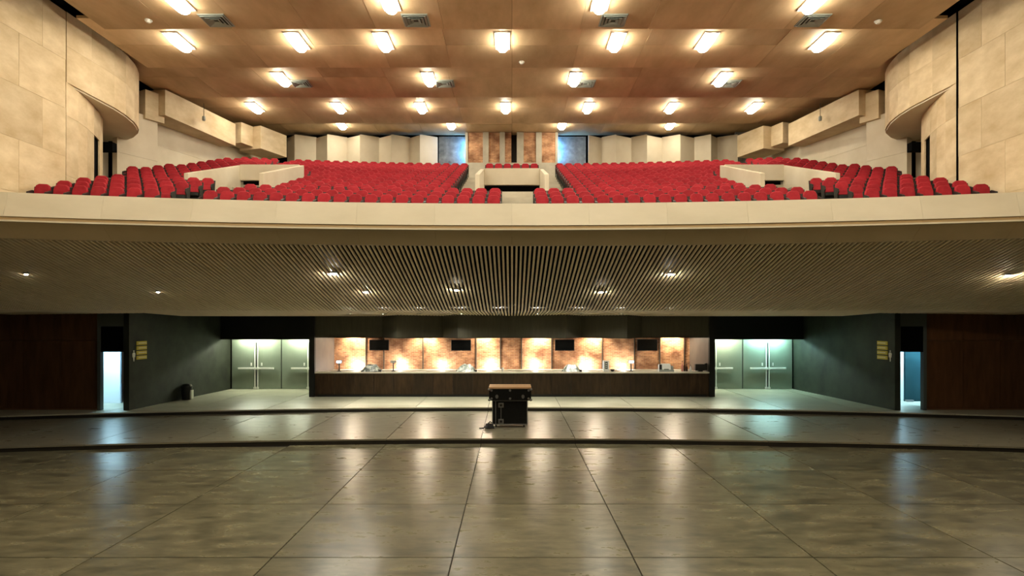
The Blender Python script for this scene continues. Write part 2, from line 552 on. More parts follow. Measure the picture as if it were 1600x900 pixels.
# vomitory boxes (stair openings with parapets)
for (xa, xb, y0), what in zip(VOM, ('left', 'central', 'right')):
    v = struct(empty('stair_parapet', ((xa + xb) / 2, y0, 8.0)),
               {'left': 'pale concrete stair opening parapet among the seats left of the middle',
                'central': 'pale concrete stair opening parapet in the middle of the balcony',
                'right': 'pale concrete stair opening parapet among the seats right of the middle'}[what], 'parapet')
    off = (-(xa + xb) / 2, -y0, -8.0)
    zn, zf = (9.38, 10.50) if what == 'central' else (9.30, 10.66)
    for x0, x1 in ((xa, xa + 0.17), (xb - 0.17, xb)):
        MB().prism([(x0, y0), (x1, y0), (x1, VBACK), (x0, VBACK)], 7.6, [zn, zn, zf, zf]).build('wing_wall', 'plaster', v, loc=off, bevel=0.02)
    MB().box(xa + 0.17, xb - 0.17, VBACK - 0.16, VBACK, 9.78 if what == 'central' else 9.98, zf).build('back_parapet', 'plaster', v, loc=off, bevel=0.02)
    # stairwell boards in flat black, standing for the shade inside the opening
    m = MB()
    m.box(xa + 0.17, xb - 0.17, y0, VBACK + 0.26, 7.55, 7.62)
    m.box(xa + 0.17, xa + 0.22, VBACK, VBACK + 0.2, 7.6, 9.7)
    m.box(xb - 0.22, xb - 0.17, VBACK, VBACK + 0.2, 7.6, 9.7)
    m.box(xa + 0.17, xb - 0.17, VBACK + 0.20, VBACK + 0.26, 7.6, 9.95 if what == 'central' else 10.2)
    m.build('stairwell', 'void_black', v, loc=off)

# ================================================================== SEATS
def back_mesh():
    m = MB()
    w = 0.203
    out = [(-w, 0.40), (w, 0.40), (w, 0.80), (w - 0.03, 0.90), (w * 0.5, 0.95), (-w * 0.5, 0.95), (-w + 0.03, 0.90), (-w, 0.80)]
    def yt(z): return 0.10 + (z - 0.40) * 0.24
    n = len(out)
    vs = [(x * 0.9, yt(z) - 0.035, 0.675 + (z - 0.675) * 0.93) for x, z in out] + [(x, yt(z), z) for x, z in out] + [(x, yt(z) + 0.06, z) for x, z in out]
    fs = [tuple(range(n)), tuple(range(3 * n - 1, 2 * n - 1, -1))]
    for a in (0, n):
        fs += [(a + i, a + n + i, a + n + (i + 1) % n, a + (i + 1) % n) for i in range(n)]
    m.add(vs, fs)
    return m.mesh('backrest', 'seat_red', smooth=False)
def pan_mesh():
    m = MB()
    m.extr([(-0.14, 0.46), (-0.04, 0.40), (0.09, 0.42), (0.10, 0.50), (-0.02, 0.62), (-0.10, 0.60)], 'x', -0.20, 0.20)
    return m.mesh('seat_cushion', 'seat_red')
def shell_mesh():
    m = MB()
    m.extr([(-0.17, 0.34), (0.10, 0.36), (0.16, 0.55), (0.13, 0.57), (0.08, 0.41), (-0.16, 0.44)], 'x', -0.19, 0.19)
    m.box(-0.16, 0.16, -0.02, 0.06, 0.0, 0.36)
    def yt(z): return 0.10 + (z - 0.40) * 0.24
    m.extr([(yt(0.36) + 0.062, 0.36), (yt(0.87) + 0.062, 0.87), (yt(0.87) + 0.085, 0.87), (yt(0.36) + 0.085, 0.36)], 'x', -0.238, 0.238)
    return m.mesh('seat_shell', 'seat_black')
def arm_mesh(s):
    m = MB()
    x0, x1 = (0.205, 0.240) if s > 0 else (-0.240, -0.205)
    m.extr([(-0.20, 0.58), (-0.22, 0.54), (-0.12, 0.46), (-0.06, 0.0), (0.14, 0.0), (0.20, 0.72), (0.12, 0.74), (-0.18, 0.64)], 'x', x0, x1)
    return m.mesh('arm_panel', 'seat_black')
ME_BACK, ME_PAN, ME_SHELL, ME_ARM = back_mesh(), pan_mesh(), shell_mesh(), (arm_mesh(-1), arm_mesh(1))

PITCH = 0.482
seats = []      # (dist, x, y, z, rz, row label, block, ordinal)
def add_row(block, Yc, x_from, x_to, rowname, ok=None):
    Rr = RB + (Yc - 18.0)
    cy = 18.0 - RB
    a0, a1 = math.asin(x_from / Rr), math.asin(x_to / Rr)
    n = int(abs(a1 - a0) * Rr / PITCH)
    sgn = 1 if a1 > a0 else -1
    z = floor_z(Yc)
    for i in range(n):
        a = a0 + sgn * (i + 0.5) * PITCH / Rr
        x, y = Rr * sin(a), cy + Rr * cos(a)
        if ok and not ok(x, y):
            continue
        seats.append((x * x + y * y, x, y, z, -a, rowname, block, i))
def side_limit(y):
    """half width that is free of walls at depth y"""
    pts = [(17, 14.09), (20, 14.09), (21.2, 14.2), (22.2, 14.4), (23.2, 14.9), (25.4, 15.6), (27.0, 14.95), (34.0, 14.3), (40, 14.0)]
    for (ya, xa), (yb, xb) in zip(pts, pts[1:]):
        if ya <= y <= yb:
            return xa + (xb - xa) * (y - ya) / (yb - ya)
    return 13.7
for s, side in ((-1, 'left'), (1, 'right')):
    inner = -0.34 if s < 0 else 0.72
    for r, Yc in enumerate(ROW_F):
        add_row(side + ' front block', Yc, inner, s * (9.55 if r < 2 else 9.1), ORD[r])
    for r, Yc in enumerate(ROW_S):
        add_row(side + ' wall block', Yc, s * 10.60, s * 14.06, ORD[r], lambda x, y: abs(x) + 0.235 < side_limit(y))
    for k, Yc in enumerate(ROW_R):
        def okm(x, y):
            if abs(x) > 8.55 and y < 27.4:
                return False
            return abs(x) < 11.6
        add_row(side + ' rear block', Yc, s * 2.32, s * 11.6, ORD[k], okm)
        if k >= 2:
            add_row(side + ' outer block', Yc, s * 12.15, s * 15.9, ORD[k - 2], lambda x, y: abs(x) + 0.25 < side_limit(y) and not (abs(x) < 12.1))
add_row('middle', ROW_R[12], -1.45, 1.45, 'last')
seats.sort(key=lambda q: q[0])
PLACE = {'front block': 'from the middle aisle', 'wall block': 'from the stepped aisle', 'rear block': 'from the middle stairs', 'outer block': 'from the stair parapet', 'middle': 'from left'}
for q in seats[:300]:
    _, x, y, z, rz, rown, block, i = q
    st = empty('theatre_seat', (x, y, z), rz)
    key = block.split(' ', 1)[-1]
    tag(st, 'red theatre seat, %s row of %s, %s %s' % (rown, block, ORD[i], PLACE[key]), 'seat', 'red balcony seats')
    inst('backrest', ME_BACK, st)
    inst('seat_cushion', ME_PAN, st)
    inst('seat_shell', ME_SHELL, st)
    inst('arm_panel', ME_ARM[0], st)
    inst('arm_panel', ME_ARM[1], st)
rest = MB()
for q in seats[300:]:
    _, x, y, z, rz, *_r = q
    ca, sa = cos(rz), sin(rz)
    for me, mi in ((ME_BACK, 0), (ME_PAN, 0), (ME_SHELL, 1), (ME_ARM[0], 1), (ME_ARM[1], 1)):
        vs = [(x + v.co.x * ca - v.co.y * sa, y + v.co.x * sa + v.co.y * ca, z + v.co.z) for v in me.vertices]
        rest.add(vs, [tuple(p.vertices) for p in me.polygons], mi)
tag(rest.build('distant_seating', ['seat_red', 'seat_black']), 'far rows of red theatre seats climbing to the back wall', 'seating', kind='stuff')

# ================================================================== SIDE WALLS (upper hall)
def wall_slab(parent, p0, p1, z0, z1, th, s, m='stone', name='slab'):
    """a slab between two plan points, thickness outwards (away from the hall axis)"""
    dx, dy = p1[0] - p0[0], p1[1] - p0[1]
    l = sqrt(dx * dx + dy * dy)
    nx, ny = dy / l, -dx / l            # outward for +x side
    poly = [p0, p1, (p1[0] + nx * th, p1[1] + ny * th), (p0[0] + nx * th, p0[1] + ny * th)]
    poly = [(s * a, b) for a, b in poly]
    return MB().prism(poly, z0, z1).build(name, m, parent)

for s, side in ((-1, 'left'), (1, 'right')):
    w = struct(empty('wall_' + side, (0, 0, 0)), 'tall %s side wall of large cream stone slabs' % side, 'wall')
    # flat part
    z = 0.0
    row = 0
    while z < 13.7:
        z1 = min(z + 1.53, 13.78)
        y = 4.0 - (0.9 if row % 2 else 0.0)
        while y < 19.75:
            y1 = min(y + 1.85, 19.78)
            lo = max(y, 4.0)
            if not (z < 6.9 and y1 > 15.6):
                wall_slab(w, (14.1 + random.uniform(-0.004, 0.004), lo + 0.004), (14.1, y1 - 0.004), z + 0.004, z1 - 0.004, 0.3, s)
            y = y1
        z = z1
        row += 1
    wall_slab(w, (14.11, 15.0), (14.11, 19.78), 6.0, 13.7, 0.25, s, 'stone', 'backing')
    # curved lower part with a doorway
    lowp = [(14.1, 19.8), (14.2, 20.5), (14.38, 21.2), (14.62, 21.9), (14.92, 22.65), (15.2, 23.25), (15.6, 23.8), (16.2, 24.2), (17.0, 24.4)]
    for i in range(len(lowp) - 1):
        for zz in ((7.0, 8.6), (8.6, 10.5), (10.5, 11.56)):
            if i == 3 and zz[1] < 10.6:
                continue
            wall_slab(w, lowp[i], lowp[i + 1], zz[0] + 0.003, zz[1] - 0.003, 0.05 if i in (2, 3, 4) else 0.2, s, 'stone', 'curved_slab')
    wall_slab(w, (14.695, 21.80), (15.03, 22.68), 7.0, 10.6, 0.05, s, 'void_black', 'doorway_black_sheet')  # flat black sheet stands in for the unlit depth behind the doorway
    d = struct(empty('upper_drum_' + side, (0, 0, 0)), 'curved cream stone bay hanging from the %s side wall under the ceiling' % side, 'wall')
    drum = [(14.1, 19.82), (14.1, 21.0), (14.1, 22.2), (14.18, 23.0), (14.38, 23.85), (14.55, 24.3), (14.78, 24.8), (15.08, 25.25), (15.5, 25.7), (16.2, 26.2)]
    for a, b in ((0, 1), (1, 2), (2, 3), (3, 4), (4, 5), (5, 6), (6, 7), (7, 8), (8, 9)):
        for zz in ((11.55, 12.7), (12.7, 13.78)):
            wall_slab(d, drum[a], drum[b], zz[0] + 0.002, zz[1] - 0.002, 0.25, s, 'stone', 'curved_slab')
    MB().prism([(s * x, y) for x, y in [(x + 0.06, y) for x, y in drum] + [(18.0, 26.2), (18.0, 19.82)]], 11.50, 11.60).build('underside', 'plaster', d)
    if s > 0:
        wall_slab(w, (14.07, 19.785), (14.07, 19.83), 7.2, 13.78, 0.1, s, 'void_black', 'joint_gap')
    # set-back walls behind
    sb = struct(empty('wall_%s_rear' % side, (0, 0, 0)), 'set back cream stone wall beside the upper %s seats' % side, 'wall')
    for a, b in (((16.15, 25.6), (15.78, 26.4)), ((15.78, 26.4), (15.4, 27.2))):
        for zz in ((8.0, 10.9), (10.9, 12.75)):
            wall_slab(sb, a, b, zz[0], zz[1] - 0.006, 0.3, s, 'plaster', 'slab')
    gp = [(16.3, 27.3), (15.65, 29.4), (15.0, 31.5), (14.6, 33.4), (14.3, 36.8)]
    for i in range(4):
        for zz in ((8.5, 11.9), (11.9, 13.6)):
            wall_slab(sb, gp[i], gp[i + 1], zz[0], zz[1] - 0.006, 0.3, s, 'plaster', 'slab')
    wall_slab(sb, (17.4, 22.5), (16.9, 26.2), 7.0, 12.0, 0.2, s, 'plaster', 'passage_wall')
    MB().box(*sorted((s * 15.9, s * 17.4)), 24.9, 25.2, 10.75, 11.1).build('passage_beam', 'void_black', sb)
    # hanging fascia boxes
    for n, (a, b, z0, z1, th) in enumerate([((15.55, 26.55), (15.16, 27.3), 12.58, 13.80, 0.5), ((14.96, 27.0), (14.04, 31.8), 12.85, 13.96, 1.2),
                                            ((13.80, 31.9), (13.45, 32.9), 13.05, 14.10, 0.9), ((13.05, 32.5), (12.35, 34.3), 12.92, 14.10, 1.4)]):
        fb = struct(empty('soffit_box', (s * a[0], a[1], z0)), '%s hanging plaster box under the ceiling on the %s, counted from the stage' % (ORD[n], side), 'soffit box')
        bx = wall_slab(fb, a, b, z0, z1, th, s, 'stone', 'front_panel')
        bx.location = (-s * a[0], -a[1], -z0)
    # small lamp hanging before the long box
    hx, hy = s * 14.28, 29.0
    p = tag(empty('pendant_spotlight', (hx, hy, 13.3)), 'small dark spotlight hanging on a rod before the %s soffit box' % side, 'spotlight', 'hanging spotlights')
    MB().cyl(0, 0, 0.15, 0.75, 0.012, n=6).build('rod', 'plastic_black', p)
    MB().lathe(0, 0, [(0.03, 0.16), (0.07, 0.14), (0.08, 0.0), (0.06, -0.06)], n=10).build('lamp_head', 'vent_metal', p)

# ================================================================== CEILING
ce = struct(empty('ceiling', (0, 0, 13)), 'stepped plywood ceiling in broad bands with bright lamps', 'ceiling')
BANDS = [(4.0, 9.6, 12.45, 12.4), (9.6, 14.6, 12.78, 12.4), (14.6, 19.6, 13.12, 12.75), (19.6, 23.44, 13.46, 13.65), (23.44, 28.2, 14.03, 15.6),
         (28.2, 33.1, 14.40, 15.6), (33.1, 37.2, 14.98, 15.6)]
for k, (y0, y1, z, hw) in enumerate(BANDS):
    nc = 12
    for c in range(nc):
        off = 0.0
        x0, x1 = -hw + 2 * hw * c / nc, -hw + 2 * hw * (c + 1) / nc
        for r in range(2):
            ya, yb = y0 + (y1 - y0) * r / 2, y0 + (y1 - y0) * (r + 1) / 2
            dz = random.uniform(0, 0.012)
            MB().box(x0 + 0.004, x1 - 0.004, ya + (0.004 if r else 0), yb - 0.004, z - 13 + dz, z - 13 + 0.10).build('panel', 'ply', ce)
MB().box(-24, 24, 2, 42, 3.2, 3.4).build('roof_void', 'void_black', ce)
for s in (-1, 1):
    MB().box(*sorted((s * 13.9, s * 14.1)), 4, 19.5, 0.85, 3.2).build('void_side', 'void_black', ce)
    MB().box(*sorted((s * 17.6, s * 18.0)), 19.5, 42, -5, 3.2).build('void_side', 'void_black', ce)

def band_z(Y):
    for y0, y1, z, hw in BANDS:
        if y0 <= Y < y1:
            return z
    return BANDS[-1][2]

def hall_lamp(x, y, label, ln=1.2, wd=0.40, dp=0.18):
    z = band_z(y)
    t = tag(empty('ceiling_light', (x, y, z)), label, 'ceiling light', 'hall ceiling lights')
    f = MB()
    for a in ((-wd / 2 - .05, wd / 2 + .05, -ln / 2 - .05, -ln / 2), (-wd / 2 - .05, wd / 2 + .05, ln / 2, ln / 2 + .05), (-wd / 2 - .05, -wd / 2, -ln / 2, ln / 2), (wd / 2, wd / 2 + .05, -ln / 2, ln / 2)):
        f.box(*a, -0.03, 0.0)
    f.build('frame', 'white_plastic', t)
    dm = MB()
    rings = []
    for kz, kr in ((-0.001, 1.0), (-dp * 0.6, 1.0), (-dp, 0.72)):
        ring = []
        for q in range(16):
            a = 2 * pi * q / 16
            ex = lambda c: math.copysign(abs(c) ** 0.6, c)
            ring.append((wd / 2 * kr * ex(cos(a)), ln / 2 * (1 - (1 - kr) * 0.4) * ex(sin(a)), kz))
        rings += ring
    dm.add(rings, [(r_ * 16 + q, (r_ + 1) * 16 + q, (r_ + 1) * 16 + (q + 1) % 16, r_ * 16 + (q + 1) % 16) for r_ in range(2) for q in range(16)] + [tuple(range(47, 31, -1))])
    dm.build('diffuser', 'lamp_hall', t)
    return t

ROWS = [
    ('nearest visible', 17.75, [275, 607, 940, 1275]),
    ('second', 21.15, [280, 464, 599, 785, 963, 1104, 1287]),
    ('third', 25.9, [440, 670, 898, 1128]),
    ('fourth', 30.5, [398, 529, 658, 790, 919, 1049, 1178]),
    ('rearmost', 35.2, [534, 705, 878, 1047]),
]
for rn, Y, cols_ in ROWS:
    for i, xp in enumerate(cols_):
        hall_lamp(px(xp, Y), Y, 'glowing lamp in the %s row of the wooden ceiling, %s from left' % (rn, ORD[i]), ln=1.2 if Y < 33 else 0.8)
# unseen rows over the stage side, added to brighten the balcony front and floor
for rn, Y, n in (('unseen row above the hall front', 13.2, 9), ('unseen row nearest the stage', 9.4, 9)):
    for i in range(n):
        hall_lamp(-10.2 + 20.4 * i / (n - 1), Y, 'glowing lamp in the %s, %s from left' % (rn, ORD[i]))

def vent(x, y, label):
    z = band_z(y)
    t = tag(empty('ceiling_vent', (x, y, z)), label, 'vent', 'ceiling air vents')
    def ring(r0, r1, z0, z1, m, name):
        mb = MB()
        q = [(-1, -1), (1, -1), (1, 1), (-1, 1)]
        vs = [(a * r0, b * r0, z0) for a, b in q] + [(a * r1, b * r1, z1) for a, b in q] + [(a * r1, b * r1, z1 + .015) for a, b in q] + [(a * r0, b * r0, z0 + .015) for a, b in q]
        fs = []
        for l in range(4):
            for i in range(4):
                fs.append((l * 4 + i, l * 4 + (i + 1) % 4, ((l + 1) % 4) * 4 + (i + 1) % 4, ((l + 1) % 4) * 4 + i))
        mb.add(vs, fs)
        mb.build(name, m, t)
    ring(0.40, 0.36, -0.012, -0.03, 'vent_metal', 'frame')
    MB().box(-0.36, 0.36, -0.36, 0.36, -0.012, -0.004).build('duct_mouth', 'vent_dark', t)
    for r in (0.34, 0.24, 0.14):
        ring(r, r - 0.07, -0.055, -0.018, 'vent_metal', 'louvre')
for i, xp in enumerate([338, 650, 958, 1270]):
    vent(px(xp, 19.0), 19.0, 'square air vent near the front edge of the ceiling, %s from left' % ORD[i])
for i, xp in enumerate([470, 695, 915, 1140]):
    vent(px(xp, 26.5), 26.5, 'square air vent beside the third row of lamps, %s from left' % ORD[i])
for i, (xp, Y) in enumerate([(232, 19.0), (1372, 19.05), (815, 22.9)]):
    t = tag(empty('smoke_detector', (px(xp, Y), Y, band_z(Y))), 'small white smoke detector on the wooden ceiling, %s' % ['far left', 'far right', 'in the middle'][i], 'smoke detector', 'smoke detectors')
    MB().lathe(0, 0, [(0.02, -0.09), (0.06, -0.08), (0.08, -0.05), (0.08, -0.04)], n=12).build('sensor_head', 'white_plastic', t)
    MB().lathe(0, 0, [(0.10, -0.04), (0.11, -0.02), (0.11, 0.0)], n=12).build('base_plate', 'white_plastic', t)

# ================================================================== BACK WALL OF THE HALL
YB = 37.0
wb = struct(empty('wall_back', (0, YB, 12)), 'folded cream panel wall behind the balcony with brick middle part', 'wall')
wo = (0, -YB, -12)
def pleat(pts, z0, z1):
    for (xa, ya), (xb, yb), (m, zt) in zip(pts, pts[1:], z1):
        x0, x1 = px(xa, YB), px(xb, YB)
        MB().prism([(x0, ya), (x1 - 0.003, yb), (x1 - 0.003, yb + 0.12), (x0, ya + 0.12)], z0, zt).build('panel', m, wb, loc=wo)
A, B_ = YB - 0.72, YB - 0.12
lp = [450, 467, 495, 517, 543, 567, 593, 615, 641, 659, 684]
pleat([(x, (A if i % 2 else B_)) for i, x in enumerate(lp)], 11.5, [('plaster', 14.72 + 0.05 * (i % 2))for i in range(len(lp) - 1)])
rp = [917, 940, 960, 986, 1007, 1034, 1058, 1084, 1105, 1120, 1146]
pleat([(x, (B_ if i % 2 else A)) for i, x in enumerate(rp)], 11.5, [('plaster', 14.72 + 0.05 * (i % 2)) for i in range(len(rp) - 1)])
MB().box(-16, 16, YB + 0.9, YB + 1.0, 11, 16.2).build('backing', 'void_black', wb, loc=wo)
# end returns
MB().box(px(1146, YB), px(1165, YB), YB - 0.4, YB - 0.2, 11.5, 15).build('end_panel', 'rough_stone', wb, loc=wo)
# brick middle with concrete ribs
for xa, xb, m, dy in [(728, 732, 'concrete_light', -0.5), (732, 755, 'brick_hall', -0.42), (755, 764, 'concrete_light', -0.5), (764, 781, 'brick_hall', -0.42), (781, 789, 'concrete_light', -0.5),
                  (789, 799, 'brick_hall', -0.42), (807.5, 818, 'concrete_light', -0.5), (818, 837, 'brick_hall', -0.42), (837, 846, 'concrete_light', -0.5), (846, 867, 'brick_hall', -0.42), (867, 871, 'concrete_light', -0.5)]:
    MB().box(px(xa, YB), px(xb, YB) - 0.002, YB + dy, YB + 0.3, 11.5, 14.96).build('brick_panel' if m == 'brick_hall' else 'rib', m, wb, loc=wo)
MB().box(px(799, YB), px(807.5, YB), YB + 0.15, YB + 0.3, 11.5, 14.96).build('dark_gap', 'wood_dark', wb, loc=wo)
MB().box(px(728, YB), px(871, YB), YB - 0.62, YB - 0.3, 11.5, 13.15).build('plinth', 'concrete_light', wb, loc=wo)
# blue lit niches
for s, (xa, xb), side in ((-1, (684, 728), 'left'), (1, (871, 917), 'right')):
    x0, x1 = px(xa, YB), px(xb, YB)
    MB().box(x0, x1, YB + 0.55, YB + 0.7, 11.5, 15).build('niche_back', 'rough_stone', wb, loc=wo)
    ix = x1 if s < 0 else x0
    t = tag(empty('niche_lamp', (ix - s * 0.16, YB + 0.40, 14.1)), 'blue glowing lamp in the %s niche beside the brick wall' % side, 'lamp', 'blue niche lamps')
    MB().box(-0.06, 0.06, -0.06, 0.06, -0.5, 0.5).build('tube', 'lamp_blue', t)
    MB().box(-0.09, 0.09, 0.06, 0.10, -0.55, 0.55).build('holder', 'vent_metal', t)

# ================================================================== LOWER HALL: corridors, doors, side rooms
YD = 33.2
BARX = 9.66
for s, side in ((-1, 'left'), (1, 'right')):
    # corridor wall
    w = MB()
    a, b = (15.57, 25.45), (14.94, YD + 0.1)
    poly = [(s * a[0], a[1]), (s * b[0], b[1]), (s * (b[0] + 0.22), b[1]), (s * (a[0] + 0.22), a[1])]
    w.prism(poly, Z2, 4.32)
    struct(w.build('wall_corridor_' + side, 'paint_dark'), 'dark green painted wall along the %s exit recess' % side, 'wall')
    # bulkhead over the doors, recess ceiling, back wall
    bh = struct(empty('wall_doors_' + side, (s * 12.3, YD, Z2)), 'black wall over the %s exit doors' % side, 'wall')
    o = (-s * 12.3, -YD, -Z2)
    struct(MB().box(*sorted((s * BARX, s * 15.1)), 32.25, 32.4, 3.0, 4.30).build('wall_bulkhead_' + side, 'paint_black'), 'black bulkhead hanging before the %s exit doors' % side, 'wall')
    struct(MB().box(*sorted((s * BARX, s * 15.1)), 32.4, YD + 0.2, 3.22, 3.3).build('ceiling_recess_' + side, 'white_wall'), 'white ceiling strip over the %s exit doors' % side, 'ceiling')
    MB().box(*sorted((s * BARX, s * 15.1)), YD + 0.02, YD + 0.2, 2.99, 3.22).build('lintel', 'door_paint', bh, loc=o)
    MB().box(*sorted((s * BARX, s * 15.1)), YD + 0.16, YD + 0.2, Z2, 2.99).build('backing', 'paint_black', bh, loc=o)
    # strip lamps hidden over the doors
    for n, xc in enumerate((10.9, 13.5)):
        t = tag(empty('strip_light', (s * xc, 32.85, 3.22)), 'fluorescent strip above the %s exit doors, %s' % (side, ('nearer the bar', 'nearer the wall')[n]), 'strip light', 'door strip lights')
        MB().box(-0.9, 0.9, -0.05, 0.05, -0.05, 0.0).build('holder', 'white_plastic', t)
        MB().box(-0.85, 0.85, -0.04, 0.04, -0.11, -0.055).build('tube', 'lamp_green' if (s < 0 or n == 0) else 'lamp_teal', t)
    # four door leaves
    lv = [(14.87, 13.56, 'i'), (13.53, 12.25, 'o'), (12.22, 10.75, 'i'), (10.72, 9.70, 'o')]
    for n, (xo, xi, kind) in enumerate(lv):
        x0, x1 = sorted((s * xo, s * xi))
        d = struct(empty('door_%d' % (n + 1 + (4 if s > 0 else 0)), ((x0 + x1) / 2, YD, Z2)),
                   'grey green exit door leaf with panic bar, %s from the %s corridor wall' % (ORD[n], side), 'door')
        hw = (x1 - x0) / 2
        MB().box(-hw + 0.012, hw - 0.012, 0.0, 0.06, 0.012, 2.64).build('leaf', 'door_paint', d, bevel=0.006)
        # the rod stands at the meeting edge of each pair
        e = (1 if s < 0 else -1) * (1 if kind == 'i' else -1)
        rx = e * (hw - 0.06)
        bar = MB()
        bar.box(*sorted((rx - e * 0.02, rx - e * 0.88 * min(1, hw / 0.65))), -0.11, -0.05, 1.06, 1.15)
        pb = bar.build('panic_bar', 'door_metal', d, bevel=0.01)
        MB().box(*sorted((rx - e * 0.80 * min(1, hw / 0.65), rx - e * 0.86 * min(1, hw / 0.65))), -0.05, 0.0, 1.07, 1.14).build('bracket', 'door_metal', pb)
        rod = MB().cyl(rx, -0.05, 0.05, 2.60, 0.028, n=8).build('rod', 'door_metal', d)
        for zc in (0.06, 1.105, 2.54):
            MB().box(rx - 0.055, rx + 0.055, -0.10, 0.0, zc - 0.06, zc + 0.06).build('latch_box', 'door_metal', rod)
        MB().box(rx - e * 0.20 - 0.03, rx - e * 0.20 + 0.03, -0.05, 0.0, 1.24, 1.40).build('lock_handle', 'door_metal', d)

    # wall with the side doorway and timber panel wall
    Yw = 25.5
    fw = struct(empty('wall_doorway_' + side, (s * 16.4, Yw, Z2)), 'narrow grey wall round the %s side doorway' % side, 'wall')
    o = (-s * 16.4, -Yw, -Z2)
    def bx(x0, x1, y0, y1, z0, z1, name, m):
        return MB().box(*sorted((s * x0, s * x1)), y0, y1, z0, z1).build(name, m, fw, loc=o)
    bx(15.73, 15.83, Yw, Yw + 0.2, Z2, 4.32, 'door_jamb', 'frame_grey')
    bx(16.77, 16.90, Yw, Yw + 0.2, Z2, 4.32, 'door_jamb', 'frame_grey')
    bx(15.83, 16.77, Yw, Yw + 0.2, 3.75, 4.32, 'head_panel', 'frame_grey')
    bx(15.83, 16.77, Yw + 0.03, Yw + 0.15, 2.71, 3.75, 'transom_panel', 'void_black')
    # room behind
    bx(15.83, 15.87, Yw + 0.2, 29.0, Z2, 3.2, 'room_wall', 'paint_black')
    bx(15.85, 20.0, Yw + 0.2, 29.0, 3.1, 3.2, 'room_ceiling', 'white_wall')
    bx(19.9, 20.0, Yw + 0.2, 29.0, Z2, 3.2, 'room_wall', 'white_wall')
    bx(16.9, 20.0, Yw + 0.32, Yw + 0.36, Z2, 3.2, 'room_wall', 'white_wall')
    if s < 0:
        bx(17.28, 19.9, 27.6, 27.7, Z2, 3.1, 'room_wall', 'white_wall')
        bx(15.87, 17.28, 27.85, 27.95, Z2, 3.1, 'room_wall', 'blue_paint')
        t = tag(empty('room_lamp', (-17.3, 26.7, 3.1)), 'cold white ceiling lamp in the room behind the left doorway', 'lamp')
        MB().box(-0.7, 0.7, -0.2, 0.2, -0.06, -0.002).build('diffuser', 'lamp_cold', t)
        MB().box(-0.74, 0.74, -0.24, 0.24, -0.03, 0.0).build('frame', 'white_plastic', t)
    else:
        bx(15.87, 19.9, 28.9, 29.0, Z2, 3.1, 'room_wall', 'white_wall')
        bx(16.86, 18.4, 26.85, 26.95, 0.52, 3.1, 'partition', 'teal_paint')
        bx(16.86, 17.15, 26.70, 26.85, 0.52, 0.60, 'partition_foot', 'white_wall')
        t = tag(empty('room_lamp', (17.6, 28.0, 3.1)), 'cold white lamp behind the teal partition in the right doorway', 'lamp')
        MB().box(-0.9, 0.9, -0.25, 0.25, -0.06, -0.002).build('diffuser', 'lamp_cold', t)
        MB().box(-0.94, 0.94, -0.29, 0.29, -0.03, 0.0).build('frame', 'white_plastic', t)
        t = tag(empty('room_lamp', (17.4, 26.3, 3.1)), 'dim bluish lamp before the teal partition in the right doorway', 'lamp')
        MB().box(-0.5, 0.5, -0.1, 0.1, -0.05, -0.002).build('diffuser', 'lamp_cold_dim', t)
        MB().box(-0.54, 0.54, -0.14, 0.14, -0.025, 0.0).build('frame', 'white_plastic', t)
    ww = struct(empty('wall_timber_' + side, (s * 19.5, 26, Z2)), 'brown timber panel wall on the %s under the balcony' % side, 'wall')
    o2 = (-s * 19.5, -26, -Z2)
    MB().box(*sorted((s * 16.9, s * 24)), Yw + 0.12, Yw + 0.25, Z2, 4.9).build('backing', 'wood_joint', ww, loc=o2)
    x = 16.92
    while x < 23.5:
        for z0, z1 in ((Z2 + 0.06, 3.16), (3.19, 4.8)):
            MB().box(*sorted((s * x, s * (x + 1.50))), Yw + 0.07, Yw + 0.12, z0, z1).build('panel', 'wood_wall', ww, loc=o2)
        x += 1.52

